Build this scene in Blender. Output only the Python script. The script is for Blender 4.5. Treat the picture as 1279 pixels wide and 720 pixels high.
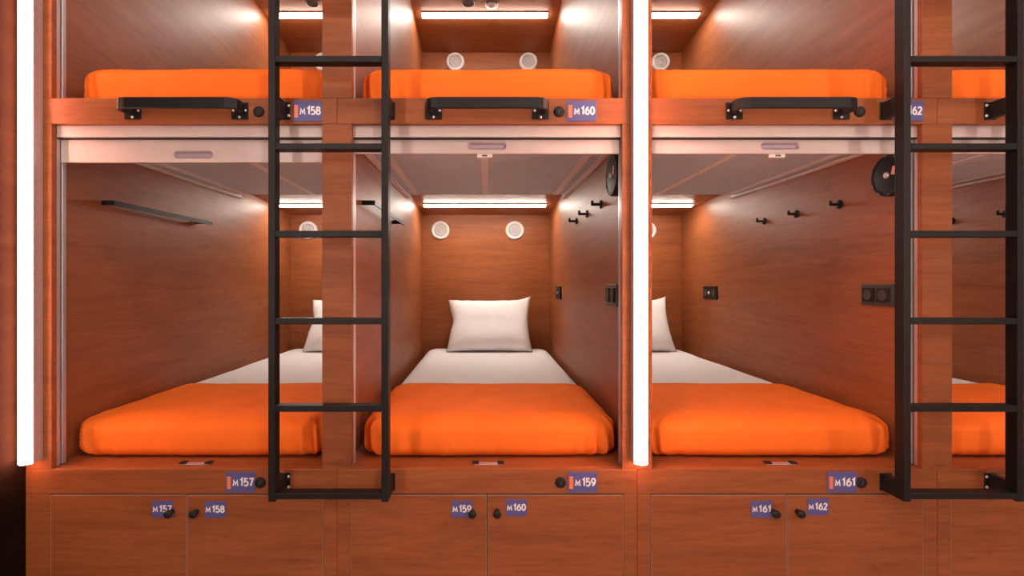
import bpy, bmesh, math, random
from mathutils import Vector, noise

# ------------------------------------------------------------------ clear
for o in list(bpy.data.objects):
    bpy.data.objects.remove(o, do_unlink=True)
scene = bpy.context.scene
COL = scene.collection

# ------------------------------------------------------------------ camera, world, lights, exposure
EYE = 1.30                    # camera height
DIST = 1.61                   # camera to the front of the bunks (the plane y = 0)
cam_d = bpy.data.cameras.new('camera')
cam = bpy.data.objects.new('camera', cam_d)
COL.objects.link(cam)
cam.location = (0, -DIST, EYE)
cam.rotation_euler = (math.radians(90), 0, 0)
cam_d.sensor_width = 36.0
cam_d.lens = 36.0 * 603.75 / 1279.0
cam_d.shift_x = 33.0 / 1279.0
cam_d.shift_y = -6.5 / 1279.0
cam_d.clip_start = 0.02
scene.camera = cam

world = bpy.data.worlds.new('world')
scene.world = world
world.use_nodes = True
world.node_tree.nodes['Background'].inputs[0].default_value = (1.0, 0.93, 0.88, 1)
world.node_tree.nodes['Background'].inputs[1].default_value = 0.05

scene.view_settings.view_transform = 'Standard'
scene.view_settings.look = 'None'
scene.view_settings.gamma = 1.0
scene.view_settings.use_curve_mapping = False
scene.view_settings.exposure = 0.0

CEILING_LAMP = 26.0            # emission of the corridor's ceiling lamps
LIGHT_BAR = 78.0               # emission of the upright bars on the posts
OPPOSITE_BAR = 60.0          # emission of the bars on the wall across the corridor
STRIP = 66.0                   # emission of the strips inside the pods

# ------------------------------------------------------------------ materials
def srgb(r, g, b):
    def f(c):
        c /= 255.0
        return c / 12.92 if c <= 0.04045 else ((c + 0.055) / 1.055) ** 2.4
    return (f(r), f(g), f(b), 1)

MATS = {}
def new_mat(name):
    m = bpy.data.materials.new(name)
    m.use_nodes = True
    MATS[name] = m
    nt = m.node_tree
    return m, nt, nt.nodes['Principled BSDF']

def wood(name, scale, dark, mid, light, rough=0.36, spec=0.5):
    m, nt, b = new_mat(name)
    N, L = nt.nodes, nt.links
    tc = N.new('ShaderNodeTexCoord')
    oi = N.new('ShaderNodeObjectInfo')
    mul = N.new('ShaderNodeVectorMath'); mul.operation = 'SCALE'
    comb = N.new('ShaderNodeCombineXYZ')
    for i in range(3):
        L.new(oi.outputs['Random'], comb.inputs[i])
    L.new(comb.outputs[0], mul.inputs[0]); mul.inputs['Scale'].default_value = 37.0
    add = N.new('ShaderNodeVectorMath'); add.operation = 'ADD'
    L.new(tc.outputs['Object'], add.inputs[0]); L.new(mul.outputs[0], add.inputs[1])
    mp = N.new('ShaderNodeMapping'); mp.inputs['Scale'].default_value = scale
    L.new(add.outputs[0], mp.inputs['Vector'])
    n1 = N.new('ShaderNodeTexNoise'); n1.inputs['Scale'].default_value = 1.6
    n1.inputs['Detail'].default_value = 7; n1.inputs['Roughness'].default_value = 0.62
    n1.inputs['Distortion'].default_value = 0.7
    L.new(mp.outputs[0], n1.inputs['Vector'])
    r1 = N.new('ShaderNodeValToRGB')
    e = r1.color_ramp.elements
    e[0].position = 0.28; e[0].color = dark
    e[1].position = 0.72; e[1].color = light
    c = r1.color_ramp.elements.new(0.48); c.color = mid
    L.new(n1.outputs['Fac'], r1.inputs['Fac'])
    # fine pores and a few darker knots
    n2 = N.new('ShaderNodeTexNoise'); n2.inputs['Scale'].default_value = 9.0
    n2.inputs['Detail'].default_value = 4
    L.new(mp.outputs[0], n2.inputs['Vector'])
    r2 = N.new('ShaderNodeValToRGB')
    r2.color_ramp.elements[0].position = 0.3; r2.color_ramp.elements[0].color = (0.80, 0.77, 0.75, 1)
    r2.color_ramp.elements[1].position = 0.55; r2.color_ramp.elements[1].color = (1, 1, 1, 1)
    L.new(n2.outputs['Fac'], r2.inputs['Fac'])
    mx = N.new('ShaderNodeMix'); mx.data_type = 'RGBA'; mx.blend_type = 'MULTIPLY'
    mx.inputs['Factor'].default_value = 0.8
    L.new(r1.outputs[0], mx.inputs['A']); L.new(r2.outputs[0], mx.inputs['B'])
    n3 = N.new('ShaderNodeTexNoise'); n3.inputs['Scale'].default_value = 2.3
    n3.inputs['Detail'].default_value = 3; n3.inputs['Distortion'].default_value = 1.5
    mp3 = N.new('ShaderNodeMapping')
    mp3.inputs['Scale'].default_value = tuple(2.0 if s < 4 else 6.0 for s in scale)
    L.new(add.outputs[0], mp3.inputs['Vector']); L.new(mp3.outputs[0], n3.inputs['Vector'])
    r3 = N.new('ShaderNodeValToRGB')
    r3.color_ramp.elements[0].position = 0.26; r3.color_ramp.elements[0].color = (0.76, 0.73, 0.71, 1)
    r3.color_ramp.elements[1].position = 0.36; r3.color_ramp.elements[1].color = (1, 1, 1, 1)
    L.new(n3.outputs['Fac'], r3.inputs['Fac'])
    mx2 = N.new('ShaderNodeMix'); mx2.data_type = 'RGBA'; mx2.blend_type = 'MULTIPLY'
    mx2.inputs['Factor'].default_value = 0.8
    L.new(mx.outputs['Result'], mx2.inputs['A']); L.new(r3.outputs[0], mx2.inputs['B'])
    L.new(mx2.outputs['Result'], b.inputs['Base Color'])
    b.inputs['Roughness'].default_value = rough
    b.inputs['Specular IOR Level'].default_value = spec
    bp = N.new('ShaderNodeBump'); bp.inputs['Strength'].default_value = 0.05
    bp.inputs['Distance'].default_value = 0.002
    L.new(n2.outputs['Fac'], bp.inputs['Height']); L.new(bp.outputs[0], b.inputs['Normal'])
    return m

W_D, W_M, W_L = (0.225, 0.064, 0.020, 1), (0.295, 0.086, 0.026, 1), (0.355, 0.108, 0.034, 1)
wood('wood_front', (1.1, 10, 12), W_D, W_M, W_L, 0.45, 0.3)
wood('wood_side', (10, 1.1, 12), W_D, W_M, W_L, 0.48)
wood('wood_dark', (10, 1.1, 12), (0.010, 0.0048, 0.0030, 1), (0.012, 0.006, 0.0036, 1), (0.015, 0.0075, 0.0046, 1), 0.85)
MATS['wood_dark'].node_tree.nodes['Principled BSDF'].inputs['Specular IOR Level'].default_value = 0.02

def plain(name, col, rough=0.5, metal=0.0, noise_amt=0.08, nscale=30, bump=0.0, spec=0.5):
    m, nt, b = new_mat(name)
    N, L = nt.nodes, nt.links
    tc = N.new('ShaderNodeTexCoord')
    n = N.new('ShaderNodeTexNoise'); n.inputs['Scale'].default_value = nscale
    n.inputs['Detail'].default_value = 4
    L.new(tc.outputs['Object'], n.inputs['Vector'])
    r = N.new('ShaderNodeValToRGB')
    k0, k1 = 1 - noise_amt, 1 + noise_amt
    r.color_ramp.elements[0].position = 0.3
    r.color_ramp.elements[0].color = (col[0] * k0, col[1] * k0, col[2] * k0, 1)
    r.color_ramp.elements[1].position = 0.7
    r.color_ramp.elements[1].color = (min(1, col[0] * k1), min(1, col[1] * k1), min(1, col[2] * k1), 1)
    L.new(n.outputs['Fac'], r.inputs['Fac']); L.new(r.outputs[0], b.inputs['Base Color'])
    b.inputs['Roughness'].default_value = rough
    b.inputs['Metallic'].default_value = metal
    b.inputs['Specular IOR Level'].default_value = spec
    if bump:
        bp = N.new('ShaderNodeBump'); bp.inputs['Strength'].default_value = bump
        bp.inputs['Distance'].default_value = 0.003
        L.new(n.outputs['Fac'], bp.inputs['Height']); L.new(bp.outputs[0], b.inputs['Normal'])
    return m

plain('black_metal', (0.009, 0.008, 0.008), 0.45, 0.0, 0.15, 60, 0.0, 0.3)
plain('black_plastic', (0.010, 0.009, 0.009), 0.5, 0.0, 0.1, 60, 0.0, 0.3)
plain('dark_grey_plastic', (0.05, 0.045, 0.04), 0.45, 0.0, 0.1, 60)
plain('aluminium', (0.55, 0.52, 0.55), 0.35, 0.55, 0.05, 80)
plain('bolt_steel', (0.75, 0.75, 0.78), 0.3, 0.8, 0.05, 80)
plain('shutter_cream', (0.60, 0.50, 0.465), 0.38, 0.0, 0.03, 20)
plain('shutter_recess', (0.42, 0.33, 0.38), 0.4, 0.1, 0.03, 20)
plain('shutter_grey', (0.56, 0.64, 0.71), 0.5, 0.0, 0.06, 40)
plain('webbing', (0.86, 0.85, 0.84), 0.8, 0.0, 0.12, 160)
plain('track_white', (0.76, 0.70, 0.69), 0.4, 0.0, 0.03, 40)
plain('white_plastic', (0.78, 0.74, 0.72), 0.4, 0.0, 0.03, 40)
plain('grille_white', (0.48, 0.45, 0.46), 0.5, 0.0, 0.05, 200)
plain('grey_plastic', (0.16, 0.15, 0.15), 0.45, 0.0, 0.05, 60)
plain('sheet_white', (0.86, 0.87, 0.89), 0.85, 0.0, 0.02, 15, 0.12, 0.2)
plain('pillow_white', (0.88, 0.88, 0.90), 0.85, 0.0, 0.02, 12, 0.2, 0.2)
plain('orange_cloth', (0.95, 0.188, 0.021), 0.8, 0.0, 0.05, 9, 0.25, 0.15)
plain('label_blue', srgb(84, 84, 142), 0.45, 0.0, 0.05, 50)
plain('label_white', (0.85, 0.82, 0.82), 0.5, 0.0, 0.02, 50)
plain('label_orange', srgb(236, 128, 76), 0.5, 0.0, 0.05, 50)
plain('sticker_pink', srgb(226, 160, 140), 0.5, 0.0, 0.1, 90)
plain('edge_band', (0.40, 0.22, 0.16), 0.45, 0.0, 0.05, 40)
plain('carcass', (0.06, 0.025, 0.015), 0.6, 0.0, 0.1, 40)
plain('corridor_floor', (0.42, 0.39, 0.37), 0.5, 0.0, 0.15, 6)
plain('corridor_paint', (0.34, 0.28, 0.26), 0.7, 0.0, 0.04, 5)
plain('ceiling_paint', (0.55, 0.52, 0.50), 0.8, 0.0, 0.03, 5)

def emitter(name, col, strength):
    m, nt, b = new_mat(name)
    b.inputs['Base Color'].default_value = (0.8, 0.8, 0.8, 1)
    b.inputs['Emission Color'].default_value = (*col, 1)
    b.inputs['Emission Strength'].default_value = strength
    return m
emitter('bar_light', (1.0, 0.40, 0.28), LIGHT_BAR)
emitter('opposite_light', (1.0, 0.86, 0.76), OPPOSITE_BAR)
emitter('strip_light', (1.0, 0.90, 0.77), STRIP)
emitter('ceiling_light', (1.0, 0.90, 0.82), CEILING_LAMP)

# ------------------------------------------------------------------ mesh helpers
def box(bm, x0, x1, y0, y1, z0, z1, bev=0.0, seg=2, mi=0):
    vs = [bm.verts.new(p) for p in ((x0, y0, z0), (x1, y0, z0), (x1, y1, z0), (x0, y1, z0),
                                    (x0, y0, z1), (x1, y0, z1), (x1, y1, z1), (x0, y1, z1))]
    fs = [bm.faces.new([vs[i] for i in q]) for q in
          ((3, 2, 1, 0), (4, 5, 6, 7), (0, 1, 5, 4), (1, 2, 6, 5), (2, 3, 7, 6), (3, 0, 4, 7))]
    for f in fs:
        f.material_index = mi
    if bev:
        es = {e for f in fs for e in f.edges}
        r = bmesh.ops.bevel(bm, geom=list(es), offset=bev, segments=seg, affect='EDGES', profile=0.5)
        for f in r['faces']:
            f.material_index = mi
    return bm

def B(*a, **k):
    bm = bmesh.new()
    return box(bm, *a, **k)

def lathe(bm, prof, axis, c=(0, 0, 0), seg=24, mi=0, smooth=True):
    """prof: (radius, height along axis). axis: 'x','y','z' or '-x' and so on."""
    rings = []
    s = -1 if axis[0] == '-' else 1
    ax = axis[-1]
    def P(r, h, a):
        u, v, h = r * math.cos(a), r * math.sin(a), s * h
        if ax == 'x': p = (h, u, v)
        elif ax == 'y': p = (u, h, v)
        else: p = (u, v, h)
        return (c[0] + p[0], c[1] + p[1], c[2] + p[2])
    for r, h in prof:
        if r <= 1e-6:
            rings.append([bm.verts.new(P(0, h, 0))])
        else:
            rings.append([bm.verts.new(P(r, h, 2 * math.pi * i / seg)) for i in range(seg)])
    for a, b_ in zip(rings[:-1], rings[1:]):
        for i in range(seg):
            j = (i + 1) % seg
            if len(a) == 1 and len(b_) == 1: continue
            if len(a) == 1: f = bm.faces.new((a[0], b_[i], b_[j]))
            elif len(b_) == 1: f = bm.faces.new((a[i], b_[0], a[j]))
            else: f = bm.faces.new((a[i], b_[i], b_[j], a[j]))
            f.material_index = mi; f.smooth = smooth
    bmesh.ops.recalc_face_normals(bm, faces=bm.faces[:])
    return bm

def LA(*a, **k):
    return lathe(bmesh.new(), *a, **k)

def sweep(bm, pts, half_a, half_z, axis_z=True, mi=0):
    """sweep a rectangle along a horizontal path (x, y); half_z is the half height."""
    n = len(pts)
    rings = []
    for i, (x, y, z) in enumerate(pts):
        p0 = pts[max(0, i - 1)]; p1 = pts[min(n - 1, i + 1)]
        d = Vector((p1[0] - p0[0], p1[1] - p0[1], 0)).normalized()
        nn = Vector((-d.y, d.x, 0))
        b0 = 0.25 * min(half_a, half_z)
        ring = []
        for (a, h) in ((-half_a + b0, -half_z), (half_a - b0, -half_z), (half_a, -half_z + b0), (half_a, half_z - b0),
                       (half_a - b0, half_z), (-half_a + b0, half_z), (-half_a, half_z - b0), (-half_a, -half_z + b0)):
            ring.append(bm.verts.new((x + nn.x * a, y + nn.y * a, z + h)))
        rings.append(ring)
    for a, b_ in zip(rings[:-1], rings[1:]):
        for i in range(8):
            j = (i + 1) % 8
            bm.faces.new((a[i], a[j], b_[j], b_[i])).material_index = mi
    bm.faces.new(rings[0][::-1]); bm.faces.new(rings[-1])
    bmesh.ops.recalc_face_normals(bm, faces=bm.faces[:])
    return bm

def mesh_of(bm, name, mats, smooth=None):
    me = bpy.data.meshes.new(name)
    if smooth:
        for f in bm.faces: f.smooth = True
    bm.to_mesh(me); bm.free()
    for m in ([mats] if isinstance(mats, str) else mats):
        me.materials.append(MATS[m])
    return me

def link(name, data, parent=None, loc=(0, 0, 0), rot=None):
    o = bpy.data.objects.new(name, data)
    COL.objects.link(o)
    o.location = loc
    if rot: o.rotation_euler = rot
    if parent: o.parent = parent
    return o

CACHE = {}
def part(name, make, mats, parent, loc=(0, 0, 0), key=None, smooth=None, rot=None):
    """one mesh object; `key` shares mesh data between alike pieces; make is a function or a bmesh"""
    if key is not None and key in CACHE:
        me = CACHE[key]
    else:
        bm = make() if callable(make) else make
        me = mesh_of(bm, name, mats, smooth)
        if key is not None: CACHE[key] = me
    return link(name, me, parent, loc, rot)

def thing(name, label, cat, loc, group=None, rot=None):
    o = link(name, None, None, loc, rot)
    o.empty_display_size = 0.05
    o['label'] = label; o['category'] = cat
    if group: o['group'] = group
    return o

def tag(o, label, cat, group=None):
    o['label'] = label; o['category'] = cat
    if group: o['group'] = group
    return o

def structure(name, bm, mats):
    o = link(name, mesh_of(bm, name, mats))
    o['kind'] = 'structure'
    return o

def _arc(cx, cy, rx, ry, a0, a1, n=12):
    return [(cx + rx * math.cos(math.radians(a0 + (a1 - a0) * i / n)), cy + ry * math.sin(math.radians(a0 + (a1 - a0) * i / n))) for i in range(n + 1)]
# strokes of the lettering in a cell one unit high: (width, polylines)
GLYPHS = {
    'M': (0.90, [[(0.04, 0), (0.13, 1), (0.45, 0.30), (0.77, 1), (0.86, 0)]]),
    '0': (0.62, [_arc(0.31, 0.5, 0.27, 0.5, 0, 360, 24)]),
    '1': (0.40, [[(0.02, 0.78), (0.26, 1.0), (0.26, 0.0)]]),
    '2': (0.58, [_arc(0.28, 0.72, 0.24, 0.28, 160, -20, 12) + [(0.04, 0.0), (0.56, 0.0)]]),
    '5': (0.58, [[(0.50, 1.0), (0.10, 1.0), (0.08, 0.56)] + _arc(0.25, 0.31, 0.29, 0.31, 110, -140, 16)]),
    '6': (0.62, [_arc(0.31, 0.31, 0.26, 0.31, 0, 360, 20), [(0.05, 0.36), (0.14, 0.70), (0.30, 0.90), (0.48, 1.0)]]),
    '7': (0.56, [[(0.02, 1.0), (0.54, 1.0), (0.20, 0.0)]]),
    '8': (0.60, [_arc(0.30, 0.76, 0.22, 0.24, 0, 360, 18), _arc(0.30, 0.27, 0.27, 0.27, 0, 360, 18)]),
    '9': (0.62, [_arc(0.31, 0.69, 0.26, 0.31, 0, 360, 20), [(0.57, 0.64), (0.48, 0.30), (0.32, 0.10), (0.14, 0.0)]]),
}
def text_faces(bm, txt, x, z, y, mi, width, height, stroke):
    """add flat lettering of bold strokes standing in the plane y, facing -y"""
    gap = 0.16
    total = sum(GLYPHS[c][0] for c in txt) + gap * (len(txt) - 1)
    kx = (width - stroke) / total; kz = height - stroke
    h = stroke / 2
    pen = x + h
    for c in txt:
        w, lines = GLYPHS[c]
        for li, ln in enumerate(lines):
            P = [Vector((pen + p[0] * kx, z + h + p[1] * kz)) for p in ln]
            closed = (P[0] - P[-1]).length < 1e-6
            if closed: P = P[:-1]
            n = len(P); L = []; R = []
            yy = y - 0.00012 * li
            for i, p in enumerate(P):
                d0 = (p - P[i - 1]) if (i > 0 or closed) else (P[1] - p)
                d1 = (P[(i + 1) % n] - p) if (i < n - 1 or closed) else d0
                d0 = d0.normalized(); d1 = d1.normalized()
                n0 = Vector((-d0.y, d0.x)); n1 = Vector((-d1.y, d1.x))
                m = (n0 + n1).normalized()
                k = h / max(0.42, m.dot(n0))
                ext = Vector((0, 0))
                L.append(bm.verts.new((p.x + m.x * k, yy, p.y + m.y * k)))
                R.append(bm.verts.new((p.x - m.x * k, yy, p.y - m.y * k)))
            for i in range(n if closed else n - 1):
                j = (i + 1) % n
                bm.faces.new((R[i], R[j], L[j], L[i])).material_index = mi
        pen += (w + gap) * kx
    return x + width

# ------------------------------------------------------------------ layout numbers (metres, relative to the eye)
PITCH = 1.0
X0 = 0.005                    # centre of the middle bay
HW = 0.481                    # half the inside width of a pod
DEP = 2.05                    # depth to the back panel
LOW_FLOOR, LOW_CEIL = EYE - 0.621, EYE + 0.570
UP_FLOOR, UP_CEIL = EYE + 0.618, EYE + 1.820
SOFFIT_Y = 1.25               # behind this the ceiling slopes down to the back panel
FALL = (0.055, 0.075)         # by this much, lower and upper row
BOARD_L = (EYE - 0.703, EYE - 0.622)
BOARD_U = (EYE + 0.530, EYE + 0.616)
ROOM_H = 3.34
POST_HALF = 0.0495
LEFT_END = -1.532
RIGHT_END = X0 + 2.5 + 0.052

# ------------------------------------------------------------------ the room
COR_R = 4.6                   # the corridor runs on to the right
structure('floor', B(LEFT_END - 0.1, COR_R + 0.1, -2.4, DEP + 0.14, -0.06, 0), 'corridor_floor')
structure('ceiling', B(LEFT_END - 0.1, COR_R + 0.1, -2.4, DEP + 0.14, ROOM_H, ROOM_H + 0.06), 'ceiling_paint')
structure('wall_left', B(LEFT_END - 0.10, LEFT_END - 0.002, -2.4, DEP + 0.14, 0, ROOM_H), 'wood_dark')
structure('wall_right', B(COR_R, COR_R + 0.1, -2.4, DEP + 0.14, 0, ROOM_H), 'corridor_paint')
structure('wall_end', B(RIGHT_END + 0.002, COR_R - 0.002, 0.0, 0.08, 0, ROOM_H), 'wood_front')
structure('wall_back', B(LEFT_END, RIGHT_END, DEP + 0.06, DEP + 0.14, 0, ROOM_H), 'corridor_paint')
structure('wall_front', B(LEFT_END, COR_R, -2.4, -2.3, 0, ROOM_H), 'corridor_paint')
structure('trim_1', B(LEFT_END, RIGHT_END, 0.0, 0.02, UP_CEIL + 0.03, ROOM_H - 0.002, bev=0.001), 'wood_front')

# corridor ceiling lamps
for i, lx in enumerate((-0.75, 0.45, 1.65)):
    t = thing('ceiling_lamp', ['white linear ceiling lamp over the corridor near the dark end wall',
                               'white linear ceiling lamp over the middle of the corridor',
                               'white linear ceiling lamp over the corridor by the right ladder'][i],
              'lamp', (lx, -1.15, ROOM_H), 'corridor ceiling lamps')
    part('housing', lambda: B(-0.45, 0.45, -0.06, 0.06, -0.045, -0.002, bev=0.004), 'white_plastic', t, key='cl_h')
    part('diffuser', lambda: B(-0.435, 0.435, -0.05, 0.05, -0.055, -0.0455), 'ceiling_light', t, key='cl_d')

# ------------------------------------------------------------------ pods
NUM_LOW = ['M157', 'M159', 'M161', None]
NUM_UP = ['M158', 'M160', 'M162', None]
WHO_LOW = ['lower pod M157', 'lower pod M159', 'lower pod M161', 'the cropped lower pod']
WHO_UP = ['upper pod M158', 'upper pod M160', 'upper pod M162', 'the cropped upper pod']

def number_plate(parent, num, x0, z0, w=0.098, h=0.068):
    """blue plate on a front board with the bunk's number and an orange ornament"""
    p = part('number_plate', lambda: B(0, w, -0.0025, -0.0002, 0, h, bev=0.0008, seg=1), 'label_blue', parent, (x0, 0, z0), key='nplate')
    p['label'] = 'dark blue plate reading ' + num
    bm = bmesh.new()
    x = text_faces(bm, 'M', 0.0235, 0.0200, -0.0031, 0, 0.0205, 0.0225, 0.0042)
    text_faces(bm, num[1:], x + 0.0025, 0.0200, -0.0031, 0, 0.0485, 0.0295, 0.0056)
    part('lettering', bm, 'label_white', p)
    def orn():
        bm = bmesh.new()
        n = 5
        pts = []
        zz0, zz1 = 0.012, 0.054
        for i in range(n):
            za = zz0 + (zz1 - zz0) * i / n
            zb = zz0 + (zz1 - zz0) * (i + 1) / n
            zm = (za + zb) / 2
            box(bm, 0.0085, 0.0155, -0.0036, -0.0026, za, zb - 0.0003)
            vs = [bm.verts.new(q) for q in ((0.003, -0.0034, zm), (0.0086, -0.0034, za), (0.0086, -0.0034, zb))]
            bm.faces.new(vs)
            vs = [bm.verts.new(q) for q in ((0.021, -0.0034, zm), (0.0154, -0.0034, zb), (0.0154, -0.0034, za))]
            bm.faces.new(vs)
        return bm
    part('ornament', orn, 'label_orange', p, key='orn')
    return p

def lock(parent, x, z):
    l = part('lock', lambda: LA([(0.0, 0.0075), (0.013, 0.0075), (0.0172, 0.005), (0.0185, 0.001), (0.0185, 0.0)], '-y', seg=28),
             'black_plastic', parent, (x, -0.0003, z), key='lock')
    part('key_slot', lambda: B(-0.0016, 0.0016, -0.0086, -0.0072, -0.007, 0.007, bev=0.0004, seg=1), 'dark_grey_plastic', l, key='slot',
         rot=(0, 0.5, 0))

def rail_bm(h, side):
    """aluminium shutter track: a channel with a groove facing the opening. side=+1: at +x wall"""
    bm = bmesh.new()
    a, b_ = 0.453, HW - 0.0005
    segs = [(0.0205, 0.036), (0.044, 0.060)]
    for y0, y1 in segs:
        x0, x1 = (a, b_) if side > 0 else (-b_, -a)
        box(bm, x0, x1, y0, y1, 0.001, h, bev=0.0015, seg=1)
    x0, x1 = (a + 0.016, b_) if side > 0 else (-b_, -a - 0.016)
    box(bm, x0, x1, 0.0361, 0.0439, 0.001, h)
    return bm

def plate_with_grip(x0, x1, z0, z1, y, gx, gz, gw, gh, th):
    """flat bar with an open recess (a long rounded slot); returns bar and recess bmeshes"""
    bm = bmesh.new()
    n = 10
    def slot(w, h, yy):
        pts = []
        r = h / 2
        for i in range(n + 1):
            a = -math.pi / 2 + math.pi * i / n
            pts.append((gx + w / 2 - r + r * math.cos(a), yy, gz + r * math.sin(a)))
        for i in range(n + 1):
            a = math.pi / 2 + math.pi * i / n
            pts.append((gx - w / 2 + r + r * math.cos(a), yy, gz + r * math.sin(a)))
        return pts
    inner = [bm.verts.new(p) for p in slot(gw, gh, y)]
    outer = []
    m = len(inner)
    for i, v in enumerate(inner):
        # project radially onto the rectangle
        dx, dz = v.co.x - gx, v.co.z - gz
        if i <= n:
            if i == 0: q = (x1, z0)
            elif i == n: q = (x1, z1)
            else: q = (x1, z0 + (z1 - z0) * i / n)
        else:
            k = i - n - 1
            if k == 0: q = (x0, z1)
            elif k == n: q = (x0, z0)
            else: q = (x0, z1 + (z0 - z1) * k / n)
        outer.append(bm.verts.new((q[0], y, q[1])))
    for i in range(m):
        j = (i + 1) % m
        bm.faces.new((inner[i], outer[i], outer[j], inner[j]))
    back = [bm.verts.new((v.co.x, y + th, v.co.z)) for v in outer]
    for i in range(m):
        j = (i + 1) % m
        bm.faces.new((outer[i], back[i], back[j], outer[j]))
    bm.faces.new(back)
    bmesh.ops.recalc_face_normals(bm, faces=bm.faces[:])
    bm2 = bmesh.new()
    a = [bm2.verts.new(p) for p in slot(gw, gh, y + 0.0001)]
    lip = [bm2.verts.new(p) for p in slot(gw + 0.006, gh + 0.006, y - 0.0012)]
    lip2 = [bm2.verts.new(p) for p in slot(gw + 0.008, gh + 0.008, y + 0.0004)]
    c = [bm2.verts.new((gx + (p[0] - gx) * 0.9, y + 0.009, gz + (p[2] - gz) * 0.55)) for p in slot(gw, gh, y)]
    for i in range(m):
        j = (i + 1) % m
        bm2.faces.new((a[i], c[i], c[j], a[j]))
        bm2.faces.new((lip[i], a[i], a[j], lip[j]))
        bm2.faces.new((lip2[i], lip[i], lip[j], lip2[j]))
    bm2.faces.new(c)
    bmesh.ops.recalc_face_normals(bm2, faces=bm2.faces[:])
    return bm, bm2

def shutter_slats(y0, y1, z):
    """the drawn-back roller curtain lying under the pod's ceiling, one narrow ridge per slat"""
    bm = bmesh.new()
    pitch = 0.018
    n = int((y1 - y0) / pitch)
    prof = []
    for i in range(n):
        a = y0 + i * pitch
        prof += [(a, z + 0.0035), (a + 0.0025, z), (a + pitch - 0.0025, z), (a + pitch, z + 0.0035)]
    xs = (-0.4595, 0.4595)
    L = [bm.verts.new((xs[0], p[0], p[1])) for p in prof]
    R = [bm.verts.new((xs[1], p[0], p[1])) for p in prof]
    for i in range(len(prof) - 1):
        bm.faces.new((L[i], R[i], R[i + 1], L[i + 1]))
    Lt = [bm.verts.new((xs[0], y, z + 0.010)) for y in (prof[0][0], prof[-1][0])]
    Rt = [bm.verts.new((xs[1], y, z + 0.010)) for y in (prof[0][0], prof[-1][0])]
    bm.faces.new((Lt[0], Lt[1], Rt[1], Rt[0]))
    bm.faces.new((L[0], Lt[0], Rt[0], R[0]))
    bm.faces.new((L[-1], R[-1], Rt[1], Lt[1]))
    bmesh.ops.recalc_face_normals(bm, faces=bm.faces[:])
    return bm

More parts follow.
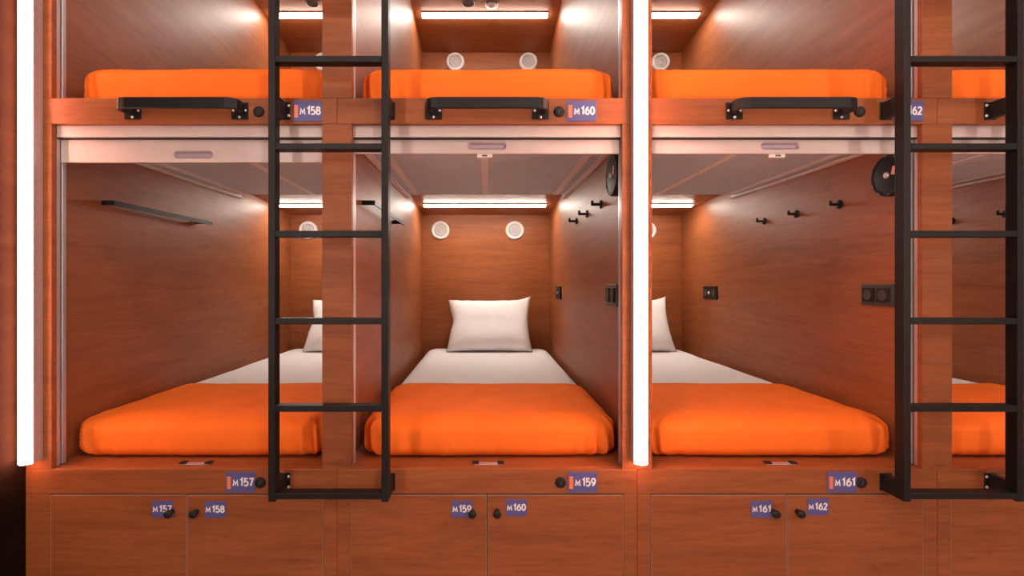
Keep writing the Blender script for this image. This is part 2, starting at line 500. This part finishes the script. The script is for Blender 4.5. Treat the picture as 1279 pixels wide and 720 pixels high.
def make_pod(k, level):
    cx = X0 + (k - 1) * PITCH
    low = level == 0
    zf = LOW_FLOOR if low else UP_FLOOR
    zc = (LOW_CEIL if low else UP_CEIL) - zf
    num = (NUM_LOW if low else NUM_UP)[k]
    lab = ('cherry wood sleeping pod with number plate %s, %s row' % (num, 'lower' if low else 'upper')) if num else \
          ('cherry wood sleeping pod cut off by the right edge, %s row' % ('lower' if low else 'upper'))
    t = thing('sleeping_pod', lab, 'bunk', (cx, 0, zf), 'sleeping pods in two rows')
    lv = 'L' if low else 'U'
    part('floor_panel', lambda: B(-HW - 0.018, HW + 0.018, 0.0203, DEP + 0.02, -0.022, -0.0004, bev=0.001, seg=1), 'wood_front', t, key='floor' )
    for s in (-1, 1):
        def side(s=s):
            x0, x1 = (HW, HW + 0.018) if s > 0 else (-HW - 0.018, -HW)
            return B(x0, x1, 0.0203, DEP, 0.0, zc, bev=0.0)
        part('side_panel', side, 'wood_side', t, key='side%d%s' % (s, lv))
    part('back_panel', lambda: B(-HW - 0.018, HW + 0.018, DEP + 0.0002, DEP + 0.02, 0, zc), 'wood_front', t, key='back' + lv)
    part('ceiling_panel', lambda: B(-HW - 0.018, HW + 0.018, 0.0203, DEP + 0.02, zc + 0.0004, zc + 0.02), 'wood_front', t, key='ceil' + lv)
    def soffit():
        bm = bmesh.new()
        fall = FALL[level]
        prof = [(SOFFIT_Y, zc), (DEP, zc - fall), (DEP, zc)]
        a = [bm.verts.new((-HW + 0.0003, p[0], p[1])) for p in prof]
        c = [bm.verts.new((HW - 0.0003, p[0], p[1])) for p in prof]
        bm.faces.new(a); bm.faces.new(c)
        for i in range(3):
            j = (i + 1) % 3
            bm.faces.new((a[i], a[j], c[j], c[i]))
        bmesh.ops.recalc_face_normals(bm, faces=bm.faces[:])
        return bm
    part('sloping_soffit', soffit, 'wood_front', t, key='soffit' + lv)
    b0, b1 = BOARD_L if low else BOARD_U
    xl = -0.4995 if k > 0 else LEFT_END - cx
    xr = 0.4995 if k < 3 else RIGHT_END - cx
    part('front_board', B(xl, xr, 0, 0.02, b0 - zf, b1 - zf, bev=0.0012, seg=2), 'wood_front', t)
    for s in (-1, 1):
        part('shutter_track', lambda s=s: rail_bm(zc - 0.001, s), 'aluminium', t, key='rail%d%s' % (s, lv))
    if num:
        bz = b0 - zf
        if low:
            lock(t, 0.245, bz + 0.0375)
            px = {0: -0.865, 1: 0.273, 2: 1.137}[k] - cx
            number_plate(t, num, px, bz + 0.005)
        else:
            lock(t, 0.240, bz + 0.040)
            px = {0: -0.642, 1: 0.270, 2: 1.358}[k] - cx
            number_plate(t, num, px, bz + 0.008)
    if low:
        # the rolled-up shutter: fixed fascia slat, hand slat with its grip, curtain, tapes and ceiling tracks
        f0, f1 = EYE + 0.4915 - zf, EYE + 0.5345 - zf
        part('fascia_slat', lambda: B(-0.4525, 0.4525, 0.021, 0.032, f0, f1, bev=0.002), 'shutter_cream', t, key='fascia')
        part('gap_shade_strip', lambda: B(-0.4515, 0.4515, 0.022, 0.0365, f0 - 0.0042, f0 - 0.0003), 'black_plastic', t, key='gap_shade')  # added black strip, paints the shade of the gap under the fascia
        drop = [0.030, 0.0, 0.0, 0.0][k]
        h1 = EYE + 0.517 - zf - drop; h0 = h1 - 0.076
        bar, rec = plate_with_grip(-0.4515, 0.4515, h0, h1, 0.037, 0.0, h0 + 0.026, 0.128, 0.020, 0.012)
        hs = part('hand_slat', bar, 'shutter_cream', t)
        part('recessed_grip', rec, 'shutter_recess', hs)
        zs = EYE + 0.516 - zf
        c = part('shutter_curtain', lambda: shutter_slats(0.062, 1.225, zs), 'shutter_grey', t, key='curtain')
        c['kind'] = 'stuff'
        for tx in (-0.405, -0.008, 0.405):
            part('webbing_tape', lambda: B(-0.0165, 0.0165, 0.075, 1.215, -0.0016, -0.0001, bev=0.0004, seg=1), 'webbing', t, (tx, 0, zs), key='tape')
        for s in (-1, 1):
            def tr(s=s):
                bm = bmesh.new()
                x0, x1 = (0.4605, HW - 0.0006) if s > 0 else (-HW + 0.0006, -0.4605)
                box(bm, x0, x1, 0.062, 1.275, zs - 0.014, zs + 0.020, bev=0.0015, seg=1)
                x0, x1 = (0.450, 0.4602) if s > 0 else (-0.4602, -0.450)
                box(bm, x0, x1, 0.062, 1.275, zs - 0.0125, zs - 0.006, bev=0.001, seg=1)
                return bm
            part('ceiling_track', tr, 'track_white', t, key='ctrack%d' % s)
        if k > 0:
          lp = part('latch_plate', lambda: B(-0.026, 0.026, 0.0, 0.012, -0.013, -0.0005, bev=0.0015, seg=1), 'white_plastic', t, (-0.008, 0.0385, h0), key='latch')
          part('latch_slot', lambda: B(-0.009, 0.009, -0.0009, -0.0002, -0.0095, -0.0045), 'dark_grey_plastic', lp, key='lslot')
        # strike plate let into the ledge
        sp = part('strike_plate', lambda: B(-0.050, 0.050, 0.036, 0.056, 0.0, 0.003, bev=0.001, seg=1), 'aluminium', t, (0.004, 0, 0), key='strike')
        for s in (-1, 1):
            part('strike_clip', lambda: B(-0.011, 0.011, 0.034, 0.058, 0.0032, 0.0085, bev=0.0025), 'black_plastic', sp, (s * 0.043, 0, 0), key='sclip')
    return t

pods = [[make_pod(k, lv) for k in range(4)] for lv in (0, 1)]

# posts between the pods
POST_LAB = ['cherry wood post at the dark end wall, behind the left light bar',
            'cherry wood post behind the left ladder',
            'cherry wood post behind the middle light bar',
            'cherry wood post behind the right ladder',
            'cherry wood post beyond the right edge of the pods']
for i in range(5):
    px = X0 + (i - 1.5) * PITCH
    t = thing('divider_post', POST_LAB[i], 'post', (px, 0, 0), 'posts between the pods')
    xl = LEFT_END - px if i == 0 else -POST_HALF
    xr = RIGHT_END - px if i == 4 else POST_HALF
    for (z0, z1, nm) in ((BOARD_L[1] + 0.0004, BOARD_U[0] - 0.0004, 'lower_panel'),
                         (BOARD_U[1] + 0.0004, UP_CEIL + 0.029, 'upper_panel')):
        part(nm, B(xl, xr, 0, 0.02, z0, z1, bev=0.0008, seg=1), 'wood_front', t)

# ------------------------------------------------------------------ lockers under the lower pods
LOCK_NUM = [('M157', 'M158'), ('M159', 'M160'), ('M161', 'M162'), (None, None)]
Z_T = BOARD_L[0]
Z_B = 0.06
def door_label(num):
    bm = bmesh.new()
    box(bm, 0, 0.070, -0.0022, -0.0002, 0, 0.056, bev=0.0006, seg=1, mi=0)
    x = text_faces(bm, 'M', 0.0025, 0.0175, -0.0028, 1, 0.0185, 0.0190, 0.0036)
    text_faces(bm, num[1:], x + 0.0022, 0.0175, -0.0028, 1, 0.0440, 0.0245, 0.0047)
    return bm
def door_mesh(w, h):
    return B(0, w, 0.0, 0.018, 0, h, bev=0.001, seg=1)
def band_mesh(w, h):
    bm = bmesh.new(); e = 0.0016
    for (a, b_, c, d) in ((-e, 0, -e, h + e), (w, w + e, -e, h + e), (0, w, -e, 0), (0, w, h, h + e)):
        box(bm, a - 0.0 if a < 0 else a + 0.0002, b_ if b_ > 0 else b_ - 0.0002, 0.0006, 0.0175, c, d)
    return bm
KNOB = [(0.0, 0.030), (0.008, 0.0295), (0.0125, 0.026), (0.0138, 0.021), (0.0125, 0.016), (0.008, 0.012), (0.006, 0.006), (0.0085, 0.001), (0.0085, 0.0)]
for k in range(4):
    cx = X0 + (k - 1) * PITCH
    n1, n2 = LOCK_NUM[k]
    lab = 'cherry wood locker with doors numbered %s and %s' % (n1, n2) if n1 else 'cherry wood locker cut off by the right edge below the ladder'
    t = thing('locker', lab, 'locker', (cx, 0, 0), 'lockers under the lower pods')
    xl = -0.4995 if k > 0 else LEFT_END - cx
    xr = 0.4995 if k < 3 else RIGHT_END - cx
    part('body', B(xl + 0.002, xr - 0.002, 0.0205, 0.62, Z_B, LOW_FLOOR - 0.024), 'carcass', t)
    part('plinth', B(xl + 0.002, xr - 0.002, 0.05, 0.6, 0.0, Z_B - 0.001), 'wood_dark', t)
    part('side_stile', B(xl, -0.4555, 0, 0.0195, Z_B, Z_T - 0.0015, bev=0.0008, seg=1), 'wood_front', t)
    part('side_stile', B(0.4555, xr, 0, 0.0195, Z_B, Z_T - 0.0015, bev=0.0008, seg=1), 'wood_front', t)
    dw, dh = 0.4495, Z_T - 0.0065 - Z_B
    for s, num in ((-1, n1), (1, n2)):
        dx = -0.4525 if s < 0 else 0.003
        d = part('door', lambda: door_mesh(dw, dh), 'wood_front', t, (dx, 0.0, Z_B), key='door')
        part('edge_band', lambda: band_mesh(dw, dh), 'edge_band', d, key='band')
        if num:
            kx = dw - 0.046 if s < 0 else 0.030
            part('knob', lambda: LA(KNOB, '-y', seg=20), 'black_plastic', d, (kx, -0.0003, dh - 0.052), key='knob')
            lx = {('M157'): -1.110, 'M158': -0.934, 'M159': -0.113, 'M160': 0.068, 'M161': 0.884, 'M162': 1.071}[num]
            lz = {('M157'): 0.0, 'M158': -0.001, 'M159': 0.0, 'M160': 0.005, 'M161': 0.0, 'M162': 0.008}[num]
            p = part('number_label', door_label(num), ['label_blue', 'label_white'], d, (lx - cx - dx, 0, EYE - 0.782 + lz - Z_B))
            p['label'] = 'small blue label reading ' + num

# ------------------------------------------------------------------ upright light bars
BAR_LAB = ['tall glowing light bar at the far left, beside the dark end wall',
           'tall glowing light bar between pods M159 and M161',
           'tall glowing light bar on the post beyond the right edge']
BAR_Z = EYE - 0.588
BAR_H = UP_CEIL + 0.02 - BAR_Z
def bar_diffuser():
    bm = bmesh.new()
    n = 10
    prof = [(0.0215 * math.cos(math.pi * q / n), -0.0365 - 0.018 * math.sin(math.pi * q / n)) for q in range(n + 1)]
    lo = [bm.verts.new((p[0], p[1], 0.0)) for p in prof]
    hi = [bm.verts.new((p[0], p[1], BAR_H)) for p in prof]
    for q in range(n):
        f = bm.faces.new((lo[q], lo[q + 1], hi[q + 1], hi[q])); f.smooth = True
    bm.faces.new((lo[0], hi[0], hi[-1], lo[-1]))
    bm.faces.new(lo); bm.faces.new(hi)
    bmesh.ops.recalc_face_normals(bm, faces=bm.faces[:])
    return bm
def light_bar(label, loc, rz, mat, group):
    t = thing('light_bar', label, 'light', loc, group, (0, 0, rz))
    part('housing', lambda: B(-0.0225, 0.0225, -0.036, -0.0005, 0.001, BAR_H, bev=0.001, seg=1), 'aluminium', t, key='bar_h')
    part('diffuser', bar_diffuser, mat, t, key='bar_d' + mat)
for i, j in enumerate((0, 2, 4)):
    light_bar(BAR_LAB[i], (X0 + (j - 1.5) * PITCH, -0.0005, BAR_Z), 0, 'bar_light', 'upright light bars on the posts')
for i, bx_ in enumerate((-1.30, 0.70, 2.70)):
    light_bar(['light bar across the corridor nearest the dark end wall', 'light bar across the corridor behind the camera',
               'light bar across the corridor facing the right ladder'][i], (bx_, -2.2995, BAR_Z), math.pi, 'opposite_light',
              'light bars across the corridor')

# ------------------------------------------------------------------ strip lamps inside the pods, ceiling fittings, round speakers
for lv in (0, 1):
    for k in range(4):
        cx = X0 + (k - 1) * PITCH
        who = (WHO_LOW if lv == 0 else WHO_UP)[k]
        zc = LOW_CEIL if lv == 0 else UP_CEIL
        sy = (1.70, 1.600)[lv]
        slope = FALL[lv] / (DEP - SOFFIT_Y)
        t = thing('strip_lamp', 'bright white strip lamp under the ceiling of ' + who, 'lamp', (cx - 0.010, sy, zc - slope * (sy - SOFFIT_Y)), 'strip lamps inside the pods', (-math.atan(slope), 0, 0))
        part('housing', lambda: B(-0.420, 0.420, -0.026, 0.026, -0.009, -0.0005, bev=0.001, seg=1), 'aluminium', t, key='st_h')
        part('diffuser', lambda: B(-0.417, 0.417, -0.022, 0.022, -0.017, -0.0093, bev=0.003), 'strip_light', t, key='st_d')
        if k < 3:
            base = LOW_FLOOR if lv == 0 else UP_FLOOR
            for q, sx in enumerate((-0.347, 0.216) if lv == 0 else (-0.235, 0.320)):
                z = EYE + (0.397 if lv == 0 else 1.672)
                s = thing('round_speaker', 'white round speaker on the back wall of %s, %s of its pair' % (who, 'left' if q == 0 else 'right'),
                          'speaker', (cx + sx, DEP - 0.0005, z), 'round white speakers on the back walls')
                part('ring', lambda: LA([(0.048, 0.002), (0.048, 0.014), (0.053, 0.019), (0.060, 0.019), (0.067, 0.014), (0.070, 0.004), (0.070, 0.0)], '-y', seg=36), 'white_plastic', s, key='sp_r')
                part('grille', lambda: LA([(0.0, 0.016), (0.018, 0.0155), (0.020, 0.013), (0.024, 0.0125), (0.026, 0.0150), (0.040, 0.0120), (0.0475, 0.007), (0.0475, 0.0)], '-y', seg=36), 'grille_white', s, key='sp_g')
        if lv == 1 and k < 3:
            v = thing('ceiling_vent', 'flat dark grey round vent under the ceiling of ' + who, 'vent', (cx - 0.115, 1.485, zc - slope * (1.485 - SOFFIT_Y)), 'round fittings under the upper ceilings', (-math.atan(slope), 0, 0))
            part('rim', lambda: LA([(0.031, 0.006), (0.034, 0.012), (0.041, 0.010), (0.043, 0.0005)], '-z', seg=28), 'grey_plastic', v, key='cv_r')
            part('cover', lambda: LA([(0.0, 0.010), (0.030, 0.0085), (0.0305, 0.001)], '-z', seg=28), 'grey_plastic', v, key='cv_c')
            v = thing('smoke_detector', 'small white round smoke detector under the ceiling of ' + who, 'detector', (cx + 0.033, 1.50, zc - slope * (1.50 - SOFFIT_Y)), 'round fittings under the upper ceilings', (-math.atan(slope), 0, 0))
            part('base', lambda: LA([(0.030, 0.010), (0.040, 0.009), (0.042, 0.0005)], '-z', seg=28), 'grey_plastic', v, key='sd_b')
            part('cap', lambda: LA([(0.0, 0.024), (0.016, 0.023), (0.026, 0.017), (0.029, 0.0095), (0.029, 0.002)], '-z', seg=28), 'white_plastic', v, key='sd_c')

# ------------------------------------------------------------------ ladders
def ladder(px, label, lv):
    t = thing('ladder', label, 'ladder', (px, 0, 0), 'black steel ladders')
    yf, yb = -0.0905, -0.0535
    top = ROOM_H - 0.06
    bot = EYE - 0.690
    W = 0.189
    for s in (-1, 1):
        def st(s=s):
            x0, x1 = (W - 0.022, W) if s > 0 else (-W, -W + 0.022)
            return B(x0, x1, yf, yb, bot, top, bev=0.002)
        part('stile', st, 'black_metal', t, key='stile%d' % s)
    z = 0.705
    while z > -0.8:
        part('rung', lambda: B(-W + 0.0222, W - 0.0222, yf, yb, -0.010, 0.010, bev=0.002), 'black_metal', t, (0, 0, EYE + z), key='rung')
        z -= 0.2754
    for z in (0.705 + 0.2754, 0.705 + 2 * 0.2754, 0.705 + 3 * 0.2754, 0.705 + 4 * 0.2754):
        part('rung', None, None, t, (0, 0, EYE + z), key='rung')
    for s in (-1, 1):
        for zb in (EYE - 0.662, EYE + 0.572):
            def br():
                bm = bmesh.new()
                box(bm, -0.011, 0.011, yb + 0.0003, -0.0045, -0.027, 0.027, bev=0.002)
                box(bm, -0.016, 0.024, -0.0045, -0.0004, -0.029, 0.029, bev=0.0015)
                return bm
            b_ = part('bracket', br, 'black_metal', t, (s * (W - 0.011), 0, zb), key='br')
            if s > 0: b_.scale = (-1, 1, 1)
            def bolts():
                bm = bmesh.new()
                for zz in (-0.017, 0.017):
                    lathe(bm, [(0.0, 0.004), (0.003, 0.0036), (0.0048, 0.002), (0.0052, 0.0)], '-y', (0.0185, -0.0046, zz), seg=12)
                return bm
            part('bolts', bolts, 'bolt_steel', b_, key='bolts')
ladder(X0 - 0.5, 'black steel ladder between pods M157 and M159', 0)
ladder(X0 + 1.5, 'black steel ladder cut off at the right edge', 1)

# ------------------------------------------------------------------ grab handles on the upper boards
def handle_path():
    pts = []
    half = [(0.184, -0.004), (0.190, -0.022), (0.193, -0.036), (0.189, -0.049), (0.178, -0.058), (0.160, -0.0615)]
    for x, y in half[::-1]: pass
    for x, y in half: pts.append((-x, y, 0))
    for x, y in half[::-1]: pts.append((x, y, 0))
    return pts
for k in range(3):
    cx = X0 + (k - 1) * PITCH
    t = thing('grab_handle', 'black metal grab handle on the front board of pod ' + NUM_UP[k], 'handle', (cx, 0, EYE + 0.572), 'grab handles on the upper boards')
    part('bar', lambda: sweep(bmesh.new(), [(x, y, 0.005) for x, y, z in handle_path()], 0.006, 0.0175), 'black_metal', t, key='gh_bar', )
    for s in (-1, 1):
        m = part('mount_plate', lambda: B(-0.028, 0.028, -0.005, -0.0003, -0.028, 0.028, bev=0.002), 'black_metal', t, (s * 0.178, 0, 0), key='gh_pl')
        def bolts():
            bm = bmesh.new()
            for xx, zz in ((-0.020, 0.0), (0.0, -0.0215), (0.0, 0.0235), (0.020, 0.0)):
                lathe(bm, [(0.0, 0.004), (0.003, 0.0036), (0.0042, 0.002), (0.0046, 0.0)], '-y', (xx, -0.0051, zz), seg=12)
            return bm
        part('bolts', bolts, 'bolt_steel', m, key='gh_bolts')

# ------------------------------------------------------------------ fittings on the lower side walls
HOOK_Y = (0.418, 0.70, 0.966)
HOOK_W = ('nearest the front', 'middle of three', 'nearest the pillow')
for k in range(4):
    cx = X0 + (k - 1) * PITCH
    who = WHO_LOW[k]
    xr = cx + HW - 0.0006
    for q, hy in enumerate(HOOK_Y):
        if k == 0 or (k == 3 and q == 0): continue
        t = thing('coat_hook', 'small black coat hook, %s, on the side wall of %s' % (HOOK_W[q], who), 'hook', (xr, hy, EYE + 0.329), 'black coat hooks')
        part('base_disc', lambda: LA([(0.0, 0.007), (0.013, 0.007), (0.0175, 0.005), (0.0185, 0.0)], '-x', seg=24), 'black_metal', t, key='hk_b')
        def peg():
            bm = LA([(0.0062, 0.006), (0.0062, 0.040), (0.0, 0.0405)], '-x', seg=14)
            lathe(bm, [(0.0, -0.005), (0.0055, -0.004), (0.006, 0.0), (0.006, 0.013), (0.0045, 0.016), (0.0, 0.017)], 'z', (-0.038, 0, 0), seg=14)
            return bm
        part('peg', peg, 'black_metal', t, key='hk_p')
    if k in (1, 2):
        # round shutter drum
        t = thing('shutter_drum', 'black round drum with silver hub on the side wall of ' + who, 'drum', (xr, 0.143, EYE + 0.390), 'black round drums')
        part('case', lambda: LA([(0.0, 0.030), (0.058, 0.030), (0.066, 0.028), (0.072, 0.031), (0.0755, 0.026), (0.0755, 0.004), (0.070, 0.0)], '-x', seg=40), 'black_plastic', t, key='dr_c')
        part('hub', lambda: LA([(0.0, 0.0325), (0.004, 0.033), (0.0045, 0.036), (0.010, 0.036), (0.0115, 0.034), (0.0115, 0.0305)], '-x', seg=20), 'bolt_steel', t, key='dr_h')
        part('sticker', lambda: B(-0.0312, -0.0302, -0.009, 0.009, -0.015, 0.015), 'sticker_pink', t, (0, -0.030, 0.012), key='dr_s', rot=(0.25, 0, 0))
        for i in range(10):
            a = 2 * math.pi * i / 10 + 0.2
            part('rim_clip', lambda: B(-0.0325, -0.0312, -0.006, 0.006, -0.0018, 0.0018, bev=0.0004, seg=1), 'grey_plastic', t,
                 (0, 0.0705 * math.cos(a), 0.0705 * math.sin(a)), key='dr_r', rot=(a + math.pi / 2, 0, 0))
        # double socket near the front
        t = thing('wall_socket', 'black double socket near the front on the side wall of ' + who, 'socket', (xr, 0.214, EYE - 0.046), 'black wall sockets')
        part('plate', lambda: B(-0.012, -0.0004, -0.073, 0.073, -0.041, 0.041, bev=0.003), 'dark_grey_plastic', t, key='so_p')
        for s in (-1, 1):
            g = part('insert', lambda: B(-0.019, -0.0122, -0.027, 0.027, -0.027, 0.027, bev=0.0025), 'black_plastic', t, (0, s * 0.035, 0), key='so_i')
            part('socket_well', lambda: LA([(0.0, 0.0192), (0.015, 0.0192), (0.019, 0.0208), (0.020, 0.0192)], '-x', seg=24), 'dark_grey_plastic', g, key='so_w')
        # socket by the pillow
        t = thing('wall_socket', 'small black socket with white switch by the pillow of ' + who, 'socket', (xr, 1.575, EYE - 0.065), 'black wall sockets')
        part('plate', lambda: B(-0.010, -0.0004, -0.095, 0.095, -0.042, 0.042, bev=0.003), 'black_plastic', t, key='sw_p')
        part('switch', lambda: B(-0.0125, -0.0102, -0.016, 0.016, -0.014, 0.014, bev=0.001), 'white_plastic', t, (0, 0.01, 0), key='sw_s').scale = (1, 0.6, 0.6)
        part('insert', lambda: LA([(0.0, 0.0105), (0.017, 0.0105), (0.021, 0.0135), (0.0225, 0.0102)], '-x', seg=24), 'dark_grey_plastic', t, (0, 0.060, 0), key='sw_w')
        part('insert', None, None, t, (0, -0.052, 0), key='sw_w')
    if k in (0, 1):
        # flat towel rail on the left wall
        xl = cx - HW + 0.0006
        t = thing('towel_rail', 'flat black towel rail on the left wall of ' + who, 'rail', (xl, 0.58, EYE + 0.308), 'flat black towel rails')
        def bar():
            return B(0.045, 0.051, -0.335, 0.335, -0.009, 0.009, bev=0.001, seg=1)
        part('bar', bar, 'black_metal', t, key='tr_b')
        for s in (-1, 1):
            ty = -0.3315 if s < 0 else 0.265
            part('arm', lambda: B(0.0003, 0.0448, -0.003, 0.003, -0.009, 0.009, bev=0.0008, seg=1), 'black_metal', t, (0, ty, 0), key='tr_a')

# ------------------------------------------------------------------ bedding
def rounded_shell(hx, hy, hz, r, nx, ny, nz, keep=None):
    """vertices of a rounded box centred at the origin; keep(face centre on the cube) filters faces"""
    def axis(n, h, rr):
        k = max(3, n // 5)
        a = [-h + rr * (i / k) for i in range(k)]
        m = n - 2 * k
        b_ = [-h + rr + (2 * h - 2 * rr) * i / m for i in range(m + 1)]
        return a + b_ + [-q for q in a[::-1]]
    X, Y, Z = axis(nx, hx, r[0]), axis(ny, hy, r[1]), axis(nz, hz, r[2])
    bm = bmesh.new()
    vd = {}
    def V(p):
        key = tuple(round(q, 5) for q in p)
        if key in vd: return vd[key]
        inner = [max(-(h - rr), min(h - rr, q)) for q, h, rr in zip(p, (hx, hy, hz), r)]
        d = Vector([(q - i) / rr for q, i, rr in zip(p, inner, r)])
        if d.length > 1e-6: d.normalize()
        v = bm.verts.new([i + dd * rr for i, dd, rr in zip(inner, d, r)])
        vd[key] = v
        return v
    def quad(a, b_, c, d):
        cen = [(a[i] + b_[i] + c[i] + d[i]) / 4 for i in range(3)]
        if keep and not keep(cen): return
        vs = [V(a), V(b_), V(c), V(d)]
        if len({v.index if v.index >= 0 else id(v) for v in vs}) == 4 or True:
            try: bm.faces.new(vs)
            except ValueError: pass
    for s in (-1, 1):
        for i in range(len(X) - 1):
            for j in range(len(Y) - 1):
                q = [(X[i], Y[j], s * hz), (X[i + 1], Y[j], s * hz), (X[i + 1], Y[j + 1], s * hz), (X[i], Y[j + 1], s * hz)]
                quad(*(q if s > 0 else q[::-1]))
        for i in range(len(X) - 1):
            for j in range(len(Z) - 1):
                q = [(X[i], s * hy, Z[j]), (X[i + 1], s * hy, Z[j]), (X[i + 1], s * hy, Z[j + 1]), (X[i], s * hy, Z[j + 1])]
                quad(*(q if s < 0 else q[::-1]))
        for i in range(len(Y) - 1):
            for j in range(len(Z) - 1):
                q = [(s * hx, Y[i], Z[j]), (s * hx, Y[i + 1], Z[j]), (s * hx, Y[i + 1], Z[j + 1]), (s * hx, Y[i], Z[j + 1])]
                quad(*(q if s > 0 else q[::-1]))
    return bm

M_HX, M_HY, M_HZ = 0.446, 0.955, 0.068
M_Y = 0.105 + M_HY             # centre of the mattress along the pod
def mattress_bm(seed):
    bm = rounded_shell(M_HX, M_HY, M_HZ, (0.085, 0.085, 0.042), 30, 60, 12)
    for v in bm.verts:
        p = v.co
        t = (p.z + M_HZ) / (2 * M_HZ)
        n = noise.noise(Vector((p.x * 4, p.y * 4, seed * 3.1)))
        v.co.z += t * 0.004 * n
        v.co.z += M_HZ
    return bm
def runner_bm(seed, length, off=0.007):
    hx, hy, hz = M_HX + off, M_HY + off, M_HZ + off
    rng = random.Random(seed)
    ycut = -hy + length
    def keep(c):
        return c[1] < ycut and c[2] > -hz + 1e-4
    bm = rounded_shell(hx, hy, hz, (0.090, 0.090, 0.042), 90, 150, 22, keep)
    for v in bm.verts:
        p = v.co.copy()
        t = (p.z + hz) / (2 * hz)                      # 0 at the hem, 1 on top
        ang = math.atan2(p.y + hy - 0.25, p.x)
        corner = max(0.0, min(1.0, (abs(p.x) - 0.25) / 0.14)) * max(0.0, min(1.0, (-hy + 0.20 - p.y) / 0.12))
        side = Vector((p.x / hx, 0, 0)) if p.y > -hy + 0.12 else Vector((p.x / hx * 0.6, -1, 0)).normalized()
        w = noise.noise(Vector((p.x * 9 + seed, p.y * 9, p.z * 3)))
        fold = 1 - 2 * abs(math.sin((p.x - (p.y + hy) * 1.3 * (1 if p.x < 0 else -1)) * 48 + w * 2.5 + seed + p.z * 6)) ** 0.6
        low = max(0.0, 1 - t) ** 1.5
        out = 0.0035 * w + corner * 0.013 * fold * (0.35 + 0.65 * low) + low * 0.006 * noise.noise(Vector((p.x * 26 + seed, p.y * 26, 0)))
        bulge = 0.008 * math.sin(math.pi * min(1, max(0, t))) * (1 if p.y < -hy + 0.06 else 0.3)
        v.co += side * (out + bulge)
        # soft long wrinkles on the top and a hem that is not quite straight
        if t > 0.9:
            v.co.z += 0.0030 * noise.noise(Vector((p.x * 3 + seed, p.y * 14, 1.7))) + 0.0015 * w
            e = max(0.0, 1 - (ycut - p.y) / 0.08)
            v.co.y += e * 0.006 * noise.noise(Vector((p.x * 6 + seed, 0.3, 0)))
        if t < 0.06:
            hem = 0.004 + 0.004 * abs(noise.noise(Vector((p.x * 14 + seed, p.y * 14, 5)))) + corner * 0.014
            v.co.z += hem - 0.0005
        v.co.z += M_HZ
    return bm
# shift of each bed inside its pod (x)
SHIFT = [[-0.016, 0.010, -0.004, 0.0], [0.000, 0.004, -0.012, 0.0]]
for lv in (0, 1):
    for k in range(4):
        cx = X0 + (k - 1) * PITCH
        who = (WHO_LOW if lv == 0 else WHO_UP)[k]
        zf = (LOW_FLOOR if lv == 0 else UP_FLOOR) + 0.0005
        bx_ = cx + SHIFT[lv][k]
        o = part('mattress', lambda: mattress_bm(1), 'sheet_white', None, (bx_, M_Y, zf), key='mat', smooth=True)
        tag(o, 'mattress under a white sheet in ' + who, 'mattress', 'white mattresses in the pods')
        o = part('blanket', runner_bm(k * 7 + lv * 3 + 1, 0.57 if lv == 0 else 0.75), 'orange_cloth', None, (bx_, M_Y, zf), smooth=True)
        if lv: o.scale = bpy.data.objects['mattress' if k + lv == 0 else 'mattress.%03d' % (lv * 4 + k)].scale = (1, 1, 1.09)
        sm = o.modifiers.new('thickness', 'SOLIDIFY'); sm.thickness = 0.003; sm.offset = 1
        tag(o, 'orange blanket over the foot of the mattress in ' + who, 'blanket', 'orange blankets on the beds')

def pillow_bm(seed):
    w, h, t = 0.300, 0.205, 0.075
    bm = bmesh.new()
    n, m = 36, 26
    grid = {}
    for side in (1, -1):
        for i in range(n + 1):
            for j in range(m + 1):
                u = -1 + 2 * i / n; v = -1 + 2 * j / m
                edge = i in (0, n) or j in (0, m)
                if side < 0 and edge:
                    grid[(side, i, j)] = grid[(1, i, j)]; continue
                x = u * w * (1 - 0.075 * (1 - v * v) * abs(u) ** 3)
                z = v * h * (1 - 0.075 * (1 - u * u) * abs(v) ** 3)
                th = t * ((1 - u ** 4) * (1 - v ** 4)) ** 0.55
                wr = noise.noise(Vector((x * 7 + seed, z * 7, side * 2.0)))
                cr = abs(u * v) ** 1.5
                y = side * (th + (0.008 * wr + 0.006 * cr * math.sin((u - v) * 22 + seed)) * (0 if edge else 1))
                # one ear pulled up, one side tucked
                if u > 0 and v > 0: z += 0.030 * (u * v) ** 4; x += 0.006 * (u * v) ** 4
                if u < 0: x += 0.018 * math.exp(-((v - 0.15) / 0.3) ** 2) * abs(u) ** 4
                if v < 0: y *= 1.0 + 0.25 * (-v) * (1 - v * v)
                grid[(side, i, j)] = bm.verts.new((x, -y, z))
    for side in (1, -1):
        for i in range(n):
            for j in range(m):
                q = [grid[(side, i, j)], grid[(side, i + 1, j)], grid[(side, i + 1, j + 1)], grid[(side, i, j + 1)]]
                try: bm.faces.new(q if side > 0 else q[::-1])
                except ValueError: pass
    bmesh.ops.recalc_face_normals(bm, faces=bm.faces[:])
    return bm
for k in range(3):
    cx = X0 + (k - 1) * PITCH
    o = part('pillow', lambda: pillow_bm(2), 'pillow_white', None, (cx + 0.022, 1.845, LOW_FLOOR + 0.318), key='pil', smooth=True, rot=(-0.52, 0, 0))
    tag(o, 'white pillow leaning on the back wall of ' + WHO_LOW[k], 'pillow', 'white pillows on the lower beds')
